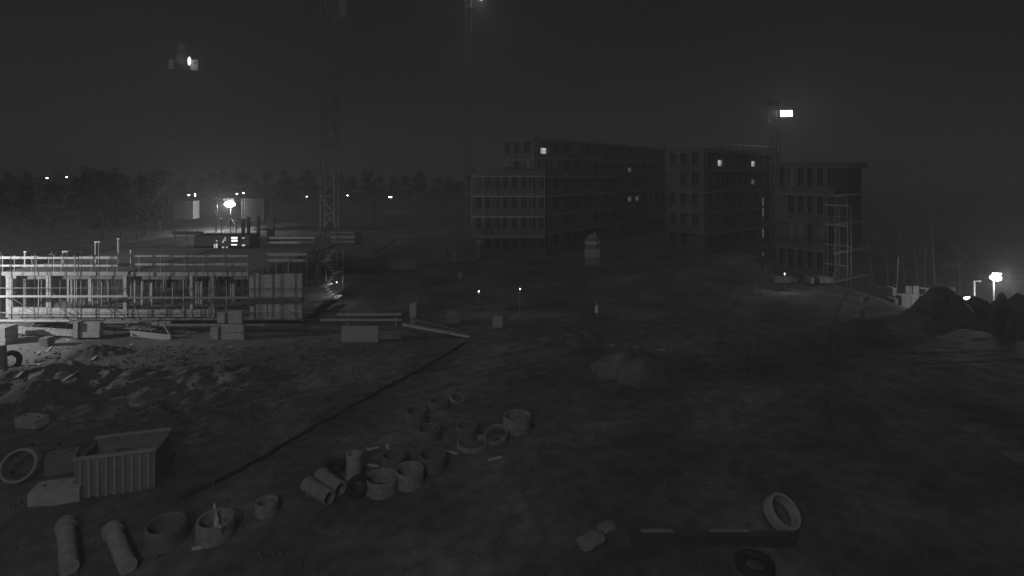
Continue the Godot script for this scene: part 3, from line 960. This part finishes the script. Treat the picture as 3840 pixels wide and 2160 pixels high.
# ---------------------------------------------------------------- right-hand yard
func right_side() -> void:
	for c in [["pale tall panel standing behind the highest soil mound", 3397, 1072, 3409, 1160, 55.0], ["pale tall panel beside the first panel behind the mound", 3411, 1073, 3421, 1160, 55.2], ["broad pale panel behind the highest soil mound", 3424, 1072, 3446, 1160, 55.1], ["pale panel on its own beside the fence rail", 3470, 1087, 3485, 1160, 56.0]]:
		var k := thing("wall_panel_stack", c[0], "panel", Vector3(at((c[1] + c[3]) / 2.0, 0, c[5]).x, 0, -c[5]))
		front(k, "panel_face", c[1], c[2], c[3], c[4], c[5], 0.14, M.dull_concrete)
		front(k, "panel_foot", c[1] - 2, c[4], c[3] + 2, c[4] + 10, c[5] - 0.2, 0.9, M.dull_concrete)
		k.get_child(0).position.y += 0.0
	for c in [["low crate stack in front of the tall panels", 3382, 1112, 3415, 1160, 53.0], ["low crate in front of the broad panel", 3417, 1111, 3440, 1160, 53.2], ["grey crate near the thin pole", 3356, 1124, 3368, 1160, 52.0], ["dim cabin box under the thin pole", 3348, 1082, 3361, 1116, 53.5]]:
		var k := thing("crate", c[0], "crate", Vector3(at((c[1] + c[3]) / 2.0, 0, c[5]).x, 0, -c[5]))
		front(k, "crate_body", c[1], c[2], c[3], c[4] + 15, c[5], 1.0, M.dull_concrete)
		front(k, "crate_lid", c[1] - 1, c[2] - 2, c[3] + 1, c[2], c[5] - 0.04, 1.1, M.concrete)
	container("pale container with bright end post beyond the soil mound", 3533, 1078, 3582, 1125, 58.0, M.dull_concrete)
	var f := thing("site_fence", "pale rail fence running behind the soil mounds", "fence", at(3480, 1160, 59.0))
	for k in 6:
		var x := 3448.0 + k * 13.0
		tube(f, "post", at(x, 1080 + k * 1.4, 59.0) - f.position, at(x, 1165, 59.0) - f.position, 0.04, M.steel)
	bar(f, "top_rail", at(3446, 1079, 58.9) - f.position, at(3516, 1088, 58.9) - f.position, 0.06, 0.2, M.pale_board)
	bar(f, "lower_rail", at(3446, 1105, 58.9) - f.position, at(3516, 1112, 58.9) - f.position, 0.06, 0.12, M.pale_board)
	var t := thing("flag_pole", "thin leaning pole beside the tall panels", "pole", on_ground(3359, 1130))
	tube(t, "shaft", Vector3(0, -0.1, 0), Vector3(0.25, at(0, 990, 51.0).y - t.position.y, 0), 0.04, M.steel)
	box(t, "foot", Vector3(0, 0.08, 0), Vector3(0.5, 0.16, 0.5), M.dull_concrete)
	# spoil heaps that stand dark against the lamp
	for c in [["highest soil mound in front of the pale panels", 3530, 1086, 45.0, 3.3, 2.6], ["long soil mound below the unlit street lamp", 3662, 1108, 46.0, 2.6, 2.4], ["soil mound under the glaring street lamp", 3745, 1120, 46.0, 1.9, 2.0], ["last soil mound at the end of the row", 3825, 1126, 45.0, 3.0, 2.6], ["low soil shoulder before the row of mounds", 3440, 1166, 42.0, 4.0, 2.4]]:
		var p := at(c[1], c[2], c[3])
		var g := ground_height(p.x, c[3]) - 0.4
		mound(c[0], Vector3(p.x, g, p.z), Vector2(c[4], c[5]), p.y - g, M.soil, "", c[1] * 0.37)
	for k in 7:
		var x := 3190.0 + k * 27.0
		var w := thing("rubble_block", "small pale rubble block strewn beyond the end wing", "rubble", on_ground(x, 1075 + (k % 3) * 9), rng.randf() * 3.0, "rubble strewn beyond the end wing")
		box(w, "stone", Vector3(0, 0.12, 0), Vector3(0.5, 0.34, 0.4), M.concrete, Vector3(0.1, 0, 0.2))
		box(w, "chip", Vector3(0.42, 0.06, 0.1), Vector3(0.24, 0.16, 0.2), M.concrete, Vector3(0.1, 0.4, 0))

# ---------------------------------------------------------------- trees
func crown_mesh(noise_seed: int, w: float, h: float, clumps: int, per: int, leaf: float) -> ArrayMesh:
	var r := RandomNumberGenerator.new()
	r.seed = noise_seed
	var st := begin()
	for c in clumps:
		var f := pow(r.randf(), 0.8)
		var t := r.randf() * TAU
		var spread := w * (0.95 - 0.7 * f) * sqrt(r.randf())
		var centre := Vector3(cos(t) * spread, h * (0.18 + 0.82 * f), sin(t) * spread)
		var size := r.randf_range(0.5, 1.1) * w * 0.3
		for k in per:
			var d := Vector3(r.randfn(), r.randfn() * 0.75, r.randfn()) * size * 0.5
			var p := centre + d
			var b := Basis.from_euler(Vector3(r.randf() * TAU, r.randf() * TAU, 0))
			var s := leaf * r.randf_range(0.6, 1.3)
			for v in [Vector3(-s, 0, 0), Vector3(0, s * 0.5, 0), Vector3(s, 0, 0), Vector3(-s, 0, 0), Vector3(s, 0, 0), Vector3(0, -s * 0.5, 0)]:
				st.add_vertex(p + b * v)
	return finish(st)

func limb(st: SurfaceTool, r: RandomNumberGenerator, a: Vector3, dir: Vector3, length: float, radius: float, depth: int) -> void:
	var p := a
	var d := dir
	var n := 4
	for k in n:
		d = (d + Vector3(r.randfn(), r.randfn() * 0.4 + 0.2, r.randfn()) * (0.035 if depth > 1 else 0.1)).normalized()
		var q := p + d * length / n
		add_tube(st, p, q, radius * (1.0 - 0.7 * k / n), radius * (1.0 - 0.7 * (k + 1) / n), 4 if depth > 1 else 3)
		if depth > 0 and k > 0:
			for s in (2 if depth > 1 else 3):
				var side := (d + Vector3(r.randfn(), r.randf() * 0.6, r.randfn()).normalized() * 1.0).normalized()
				limb(st, r, q, side, length * r.randf_range(0.35, 0.55), radius * (1.0 - 0.75 * k / n) * 0.5, depth - 1)
		p = q

func trees() -> void:
	var kinds := []
	for k in 4:
		var st := begin()
		var r := RandomNumberGenerator.new()
		r.seed = 40 + k
		limb(st, r, Vector3(0, -0.3, 0), Vector3.UP, 9.5, 0.26, 2)
		kinds.append([finish(st), crown_mesh(60 + k, 3.6, 11.5, 46, 52, 0.3)])
	var n := 0
	for c in range(-140, 1800, 52):
		var px := c + rng.randf_range(-18, 18)
		var z := rng.randf_range(178, 205)
		var p := at(px, 0, z)
		var kind: Array = kinds[n % 4]
		var o := thing("broadleaf_tree", "dark bushy tree in the belt of trees behind the site", "tree", Vector3(p.x, ground_height(p.x, z), p.z), rng.randf() * 6.0, "belt of trees behind the site")
		piece("trunk", kind[0], M.bark, o)
		piece("crown", kind[1], M.leaves, o)
		var want := at(0, rng.randf_range(618, 676), z).y - o.position.y
		o.scale = Vector3.ONE * (want / 12.3) * Vector3(1.15, 1.0, 1.15)
		n += 1
	# nearer, taller dark trees left of the first crane
	for c in [[-20, 668, 105], [95, 690, 100], [200, 672, 102], [300, 640, 98], [385, 632, 96], [455, 645, 100], [545, 640, 104], [600, 668, 110]]:
		var p := at(c[0], 0, c[2])
		var kind: Array = kinds[n % 4]
		var o := thing("broadleaf_tree", "tall dark tree in the near clump beside the lit crane's mast", "tree", Vector3(p.x, ground_height(p.x, c[2]), p.z), rng.randf() * 6.0, "near clump of dark trees")
		piece("trunk", kind[0], M.bark, o)
		piece("crown", kind[1], M.leaves, o)
		o.scale = Vector3.ONE * ((at(0, c[1], c[2]).y - o.position.y) / 12.3)
		n += 1
	# bare birches by the access road
	for c in [[3270, 850, 74], [3330, 880, 70], [3390, 860, 78], [3440, 900, 72], [3468, 870, 66], [3504, 760, 69], [3600, 920, 70], [3672, 960, 76], [3790, 940, 78]]:
		var st := begin()
		var r := RandomNumberGenerator.new()
		r.seed = 200 + n
		limb(st, r, Vector3(0, 2.2, 0), Vector3(0.03, 1, 0), 6.5, 0.075, 2)
		var p := at(c[0], 0, c[2])
		var o := thing("birch_tree", "bare birch with thin twigs beside the access road", "tree", Vector3(p.x, ground_height(p.x, c[2]), p.z), rng.randf() * 6.0, "bare birches by the access road")
		tube(o, "trunk", Vector3(0, -0.2, 0), Vector3(0, 2.25, 0), 0.078, M.birch_bark)
		piece("crown", finish(st), M.birch_bark, o)
		o.scale = Vector3.ONE * ((at(0, c[1], c[2]).y - o.position.y) / 9.0)
		n += 1

# ---------------------------------------------------------------- foreground
func ring_mesh(r: float, h: float) -> ArrayMesh:
	var i := r - 0.11
	return lathe([Vector2(i, 0.0), Vector2(r - 0.02, 0.0), Vector2(r, 0.02), Vector2(r, h - 0.10), Vector2(r - 0.015, h - 0.085), Vector2(r - 0.015, h - 0.02), Vector2(r - 0.03, h), Vector2(i + 0.02, h), Vector2(i, h - 0.02), Vector2(i, 0.0)], 44, 0.004)

func ring(label: String, px: float, py: float, width: float, h: float, m: Material, group := "", tilt := Vector3.ZERO) -> Node3D:
	var p := on_ground(px, py)
	var r := width / 2.0 / FOCAL * -p.z
	var o := thing("concrete_ring", label, "concrete ring", p - Vector3(0, 0.02, 0), rng.randf() * 6.0 if tilt == Vector3.ZERO else 0.0, group)
	var w := piece("ring_wall", ring_mesh(r, h), m, o)
	w.rotation = tilt
	if tilt != Vector3.ZERO: w.position.y = r * absf(sin(tilt.x)) * 0.9
	box(o, "lifting_hook", Vector3(r - 0.05, h * 0.6, 0) if tilt == Vector3.ZERO else Vector3(0, 0.1, 0), Vector3(0.12, 0.04, 0.08), M.dark_steel)
	return o

func foreground() -> void:
	var o := ring("pale concrete manhole ring with crossed timber offcuts inside", 808, 2010, 132, 0.62, M.stained_concrete)
	for k in 4:
		var a := Vector3(-0.35 + 0.2 * k, 0.05, 0.1)
		tube(o, "timber_offcut", a, a + Vector3(0.35 * (k - 1.5), 0.75 - 0.05 * k, -0.3 + 0.15 * k), 0.04, M.pale_board)
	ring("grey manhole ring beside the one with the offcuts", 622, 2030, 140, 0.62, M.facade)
	ring("low manhole ring half sunk in the soil beside the pipes", 1000, 1920, 84, 0.42, M.stained_concrete)
	ring("manhole ring next to the stacked pipes at the row's start", 1432, 1838, 122, 0.55, M.stained_concrete)
	ring("manhole ring second in the row beyond the stacked pipes", 1535, 1812, 112, 0.6, M.stained_concrete)
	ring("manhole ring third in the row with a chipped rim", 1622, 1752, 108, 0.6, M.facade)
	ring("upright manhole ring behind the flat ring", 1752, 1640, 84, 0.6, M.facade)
	ring("flat concrete ring lying before the upright ring", 1772, 1672, 118, 0.22, M.stained_concrete)
	ring("concrete ring tipped on its edge against the flat ring", 1862, 1650, 92, 0.2, M.stained_concrete, "", Vector3(0.35, 0, 0.2))
	ring("pale manhole ring standing apart at the end of the row", 1940, 1608, 106, 0.66, M.stained_concrete)
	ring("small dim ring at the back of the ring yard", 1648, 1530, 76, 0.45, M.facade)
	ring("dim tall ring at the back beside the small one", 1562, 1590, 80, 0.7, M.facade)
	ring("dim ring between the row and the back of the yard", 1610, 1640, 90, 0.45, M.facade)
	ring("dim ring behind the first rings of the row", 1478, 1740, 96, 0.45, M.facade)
	ring("thin concrete ring tipped over at the back of the yard", 1715, 1500, 60, 0.15, M.stained_concrete, "", Vector3(0.25, 0, -0.2))
	# two short pipes lying side by side, one standing
	for k in 2:
		var a := on_ground(1150 + k * 52, 1842 - k * 36)
		var b := on_ground(1262 + k * 46, 1912 - k * 28)
		var p := thing("concrete_pipe", ["pale concrete pipe lying in front of its twin", "pale concrete pipe lying behind its twin"][k], "pipe", a)
		var body := piece("pipe_wall", lathe([Vector2(0.2, 0), Vector2(0.27, 0), Vector2(0.285, 0.03), Vector2(0.285, 0.16), Vector2(0.265, 0.2), Vector2(0.265, 1.42), Vector2(0.24, 1.44), Vector2(0.2, 1.44), Vector2(0.2, 0)], 36), M.stained_concrete, p)
		body.transform = Transform3D(lean(a, b), Vector3(0, 0.27, 0))
		box(p, "chock", Vector3(0.2, 0.03, 0.3), Vector3(0.16, 0.1, 0.1), M.old_board)
	var up := thing("concrete_pipe", "pale concrete pipe standing on end beside the lying pair", "pipe", on_ground(1328, 1790))
	piece("pipe_wall", lathe([Vector2(0.22, 0), Vector2(0.3, 0), Vector2(0.3, 0.92), Vector2(0.28, 0.95), Vector2(0.22, 0.95), Vector2(0.22, 0)], 36), M.concrete, up)
	box(up, "base_board", Vector3(0, 0.01, 0.1), Vector3(0.7, 0.04, 0.7), M.old_board)
	tyre("black tyre lying behind the stacked pipes", on_ground(1255, 1760), 0.42, Vector3.ZERO)
	tyre("black tyre heap propped against the standing pipe", on_ground(1345, 1850), 0.44, Vector3(0.5, 0, 0.2))
	# slats and offcuts near the rings
	for c in [[1375, 1690, 1420, 1680], [1380, 1745, 1418, 1752], [1452, 1670, 1456, 1700], [720, 2062, 760, 2056], [1830, 1730, 1880, 1716], [1660, 1690, 1715, 1705]]:
		plank("short pale offcut lying among the concrete rings", on_ground(c[0], c[1]), on_ground(c[2], c[3]), 0.12, "offcuts among the rings")
	# the dark pipe across the yard
	var pipe := thing("drain_pipe", "long dark flexible pipe running straight across the bare soil", "pipe", on_ground(1200, 1590))
	var pts := []
	for k in 25:
		var f := k / 24.0
		var p := on_ground(lerpf(690, 1740, f), lerpf(1866, 1288, pow(f, 1.06)) + 5.0 * sin(f * 9.0))
		pts.append(p + Vector3(0, 0.05, 0))
	var st := begin()
	for k in 24:
		add_tube(st, pts[k] - pipe.position, pts[k + 1] - pipe.position, 0.085, 0.085, 8)
	piece("pipe_run", finish(st), M.black_rubber, pipe)
	for k in [0, 24]:
		var e := piece("end_cap", ball, M.black_rubber, pipe)
		e.transform = Transform3D(Basis.from_scale(Vector3.ONE * 0.1), pts[k] - pipe.position)
	# near right corner: girder, tipped ring, tyre, bags
	var g := thing("steel_girder", "dark steel girder with pale flange lying in the near yard", "girder", on_ground(2660, 2040))
	var ga := on_ground(2362, 2030) - g.position
	var gb := on_ground(2985, 2044) - g.position
	bar(g, "bottom_flange", ga + Vector3(0, 0.02, 0), gb + Vector3(0, 0.02, 0), 0.3, 0.03, M.dark_steel)
	bar(g, "web", ga + Vector3(0, 0.17, 0), gb + Vector3(0, 0.17, 0), 0.03, 0.27, M.dark_steel)
	bar(g, "top_flange", ga + Vector3(0, 0.32, 0), gb + Vector3(0, 0.32, 0), 0.3, 0.03, M.dark_steel)
	bar(g, "pale_batten", ga + Vector3(0.35, 0.36, 0.02), ga + Vector3(1.4, 0.36, 0.02), 0.1, 0.05, M.old_board)
	bar(g, "pale_batten", ga + Vector3(2.6, 0.36, 0.02), ga + Vector3(3.9, 0.36, 0.02), 0.08, 0.04, M.old_board)
	ring("concrete ring leaning open towards the girder's end", 2920, 1968, 128, 0.4, M.concrete, "", Vector3(0.75, 0.5, 0))
	tyre("worn black tyre lying flat beyond the girder", on_ground(2830, 2135), 0.55, Vector3(0.05, 0, 0.03))
	for c in [[2215, 2040, 0.42, "large pale cement bag slumped beside the girder"], [2275, 1985, 0.3, "small pale cement bag behind the large bag"]]:
		var b := thing("cement_bag", c[3], "bag", on_ground(c[0], c[1]))
		var body := piece("bag_body", pillow(c[0]), M.dull_concrete, b)
		body.transform = Transform3D(Basis.from_euler(Vector3(0, 0.5, 0.06)) * Basis.from_scale(Vector3(c[2] * 1.1, c[2] * 0.34, c[2] * 0.75)), Vector3(0, c[2] * 0.28, 0))
		box(b, "bag_seam", Vector3(-c[2] * 0.86, c[2] * 0.34, 0.2), Vector3(0.1, 0.12, 0.3), M.dull_concrete, Vector3(0, 0.5, 0.1))
	for k in 3:
		plank("thin scrap lath lying on the open soil near the sand heap", on_ground(2285 + k * 90, 1290 + k * 12), on_ground(2305 + k * 95, 1294 + k * 10), 0.07, "scrap laths near the sand heap")
	# plate half seen at the frame's edge
	var pl := thing("steel_plate", "small dark steel plate with a stamped number at the yard's edge", "plate", on_ground(3812, 1712))
	box(pl, "plate_sheet", Vector3(0, 0.04, 0), Vector3(0.9, 0.04, 0.7), M.dull_concrete, Vector3(0.15, 0.3, 0))
	box(pl, "plate_lug", Vector3(0.2, 0.09, -0.2), Vector3(0.14, 0.1, 0.06), M.dark_steel)

# a filled sack: a rounded, creased cushion
func pillow(shape_seed: float) -> ArrayMesh:
	var st := begin()
	st.set_smooth_group(0)
	var grid := []
	for i in 15:
		var row := []
		for k in 28:
			var a := PI * i / 14.0
			var t := TAU * k / 28.0
			var p := Vector3(sin(a) * cos(t), cos(a), sin(a) * sin(t))
			p = Vector3(signf(p.x) * pow(absf(p.x), 0.6), signf(p.y) * pow(absf(p.y), 0.9), signf(p.z) * pow(absf(p.z), 0.6))
			row.append(p * (1.0 + 0.28 * rough.get_noise_3d(p.x * 24.0 + shape_seed, p.y * 24.0, p.z * 24.0)))
		grid.append(row)
	for i in 14:
		for k in 28:
			var l := (k + 1) % 28
			for p in [grid[i][k], grid[i][l], grid[i + 1][l], grid[i][k], grid[i + 1][l], grid[i + 1][k]]: st.add_vertex(p)
	return finish(st)

func plank(label: String, a: Vector3, b: Vector3, w: float, group := "") -> void:
	var o := thing("loose_plank", label, "plank", a, 0.0, group)
	bar(o, "plank_body", Vector3(0, 0.035, 0), b - a + Vector3(0, 0.035, 0), w, 0.035, M.pale_board)

func tyre(label: String, where: Vector3, r: float, tilt: Vector3) -> void:
	var o := thing("old_tyre", label, "tyre", where)
	var prof := []
	for k in 15:
		var t := TAU * k / 14.0
		prof.append(Vector2(r * (0.76 + 0.24 * cos(t)), 0.13 + 0.12 * sin(t)))
	prof.reverse()
	var w := piece("tyre_wall", lathe(prof, 36), M.black_rubber, o)
	w.rotation = tilt
	w.position.y = 0.0 if tilt == Vector3.ZERO else r * absf(sin(tilt.x)) * 0.95
	var tread := piece("tread", lathe([Vector2(r * 0.985, 0.06), Vector2(r * 1.015, 0.1), Vector2(r * 1.015, 0.17), Vector2(r * 0.985, 0.2)], 36), M.black_rubber, o)
	tread.rotation = tilt
	tread.position = w.position

# ---------------------------------------------------------------- lower left corner
func left_corner() -> void:
	# spoil, scraps and stacks in the floodlit strip
	var stack := thing("block_stack", "stack of pale blocks throwing a long shadow before the shell", "block stack", on_ground(4, 1286))
	for k in 5:
		box(stack, "block_course", Vector3(rng.randf_range(-0.03, 0.03), 0.13 + k * 0.24, 0), Vector3(1.5, 0.22, 1.0), M.pale_concrete)
	var st2 := thing("block_stack", "small dark pallet stack standing on the floodlit sand", "block stack", on_ground(175, 1298))
	for k in 5:
		box(st2, "pallet_board", Vector3(0, 0.06 + k * 0.13, 0), Vector3(0.7 - 0.03 * k, 0.09, 0.6), M.old_board)
	tyre("black tyre standing upright on the edge of the floodlit sand", on_ground(44, 1388), 0.62, Vector3(1.35, 0.2, 0))
	var m := thing("timber_post", "dark upright post beside the standing tyre", "post", on_ground(8, 1400))
	box(m, "post_shaft", Vector3(0, 0.8, 0), Vector3(0.35, 1.7, 0.3), M.old_board, Vector3(0, 0.2, 0.04))
	box(m, "post_foot", Vector3(0.35, 0.12, 0.3), Vector3(0.1, 0.4, 0.1), M.white_paint, Vector3(0.3, 0, 0.3))
	for c in [[48, 1254, 135, 1214], [145, 1258, 163, 1259], [130, 1262, 146, 1268], [173, 1322, 196, 1300], [140, 1330, 150, 1318], [345, 1352, 380, 1318], [60, 1432, 90, 1408], [235, 1432, 330, 1402], [355, 1438, 372, 1440], [424, 1454, 436, 1454], [145, 1368, 152, 1369], [430, 1332, 448, 1326], [490, 1295, 500, 1290], [250, 1275, 262, 1278]]:
		plank("scrap board lying on the churned soil before the low shell", on_ground(c[0], c[1]), on_ground(c[2], c[3]), 0.14, "scrap boards before the low shell")
	# formwork tables lying on the soil
	var t := thing("formwork_table", "toppled timber formwork frame lying on the soil before the shell", "formwork", on_ground(560, 1270))
	bar(t, "frame_board", at(490, 1250, 39.0) - t.position, at(640, 1266, 38.4) - t.position, 0.05, 0.42, M.plywood)
	bar(t, "frame_board", at(395, 1208, 40.2) - t.position, at(640, 1212, 39.8) - t.position, 0.06, 0.32, M.old_board)
	bar(t, "frame_leg", at(470, 1206, 40.0) - t.position, at(500, 1258, 38.8) - t.position, 0.08, 0.1, M.old_board)
	bar(t, "frame_leg", at(606, 1206, 40.0) - t.position, at(645, 1268, 38.4) - t.position, 0.08, 0.1, M.old_board)
	for k in 4:
		bar(t, "frame_slat", at(396 + k * 20, 1222 + k * 2, 39.6) - t.position, at(520 + k * 20, 1230 + k * 2, 39.2) - t.position, 0.5, 0.05, M.old_board)
	mound("lumpy dark spoil heap along the edge of the floodlit sand", on_ground(240, 1400), Vector2(2.6, 1.5), 0.7, M.soil, "", 12.0)
	mound("dark spoil heap in front of the foundation wall", on_ground(352, 1325), Vector2(2.8, 1.4), 0.5, M.soil, "", 14.0)
	mound("rounded spoil heap above the ribbed skip", on_ground(150, 1500), Vector2(2.6, 1.7), 0.8, M.soil, "", 17.0)
	# the ribbed skip and the clutter beside it
	var p := on_ground(470, 1800)
	var s := thing("ribbed_skip", "grey steel skip with ribbed sides beside the blocks", "skip", p, 0.28)
	var w := 2.6
	for side in [-1, 1]:
		box(s, "side_wall", Vector3(0, 0.75, side * 0.85), Vector3(w, 1.5, 0.06), M.dull_concrete)
		box(s, "end_wall", Vector3(side * (w / 2 - 0.03), 0.7, 0), Vector3(0.06, 1.4, 1.64), M.dull_concrete)
		box(s, "top_rim", Vector3(0, 1.53, side * 0.85), Vector3(w + 0.1, 0.08, 0.14), M.concrete)
		for k in 9:
			box(s, "side_rib", Vector3(-w / 2 + 0.2 + k * 0.275, 0.74, side * 0.91), Vector3(0.07, 1.44, 0.07), M.concrete)
	box(s, "skip_floor", Vector3(0, 0.05, 0), Vector3(w - 0.1, 0.06, 1.6), M.dark_steel)
	mound("lump of loose soil heaped inside the ribbed skip", p + Vector3(0, 0.1, 0), Vector2(1.0, 0.7), 1.2, M.soil, "", 23.0)
	ring("concrete ring tipped on its side with its dark opening showing", 92, 1790, 118, 0.5, M.concrete, "", Vector3(1.15, 0.3, 0))
	for c in [["pale concrete block lying flat beside the tipped ring", 225, 1868, Vector3(1.6, 0.55, 0.8), 0.25, M.pale_concrete], ["small pale concrete block behind the tipped ring", 120, 1618, Vector3(1.2, 0.4, 0.6), -0.2, M.pale_concrete], ["dark concrete block between the pale block and the skip", 235, 1760, Vector3(1.0, 0.7, 0.7), 0.5, M.dull_concrete]]:
		var b := thing("concrete_block", c[0], "block", on_ground(c[1], c[2]), c[4])
		box(b, "block_body", Vector3(0, c[3].y / 2 - 0.03, 0), c[3], c[5])
		for e in [-0.3, 0.3]:
			box(b, "lifting_loop", Vector3(c[3].x * e, c[3].y - 0.01, 0), Vector3(0.12, 0.06, 0.03), M.dark_steel)
	for c in [[260, 2155, 245, 1990, "pale plastic pipe lying end-on beside the kerb line"], [480, 2150, 420, 2010, "grey plastic pipe lying beside the pale plastic pipe"]]:
		var a := on_ground(c[0], c[1])
		var b := on_ground(c[2], c[3])
		var q := thing("plastic_pipe", c[4], "pipe", a)
		tube(q, "pipe_body", Vector3(0, 0.2, 0), b - a + Vector3(0, 0.2, 0), 0.24, M.concrete, true)
		tube(q, "socket_end", (b - a) * 0.9 + Vector3(0, 0.2, 0), (b - a) * 1.02 + Vector3(0, 0.2, 0), 0.28, M.concrete, true)
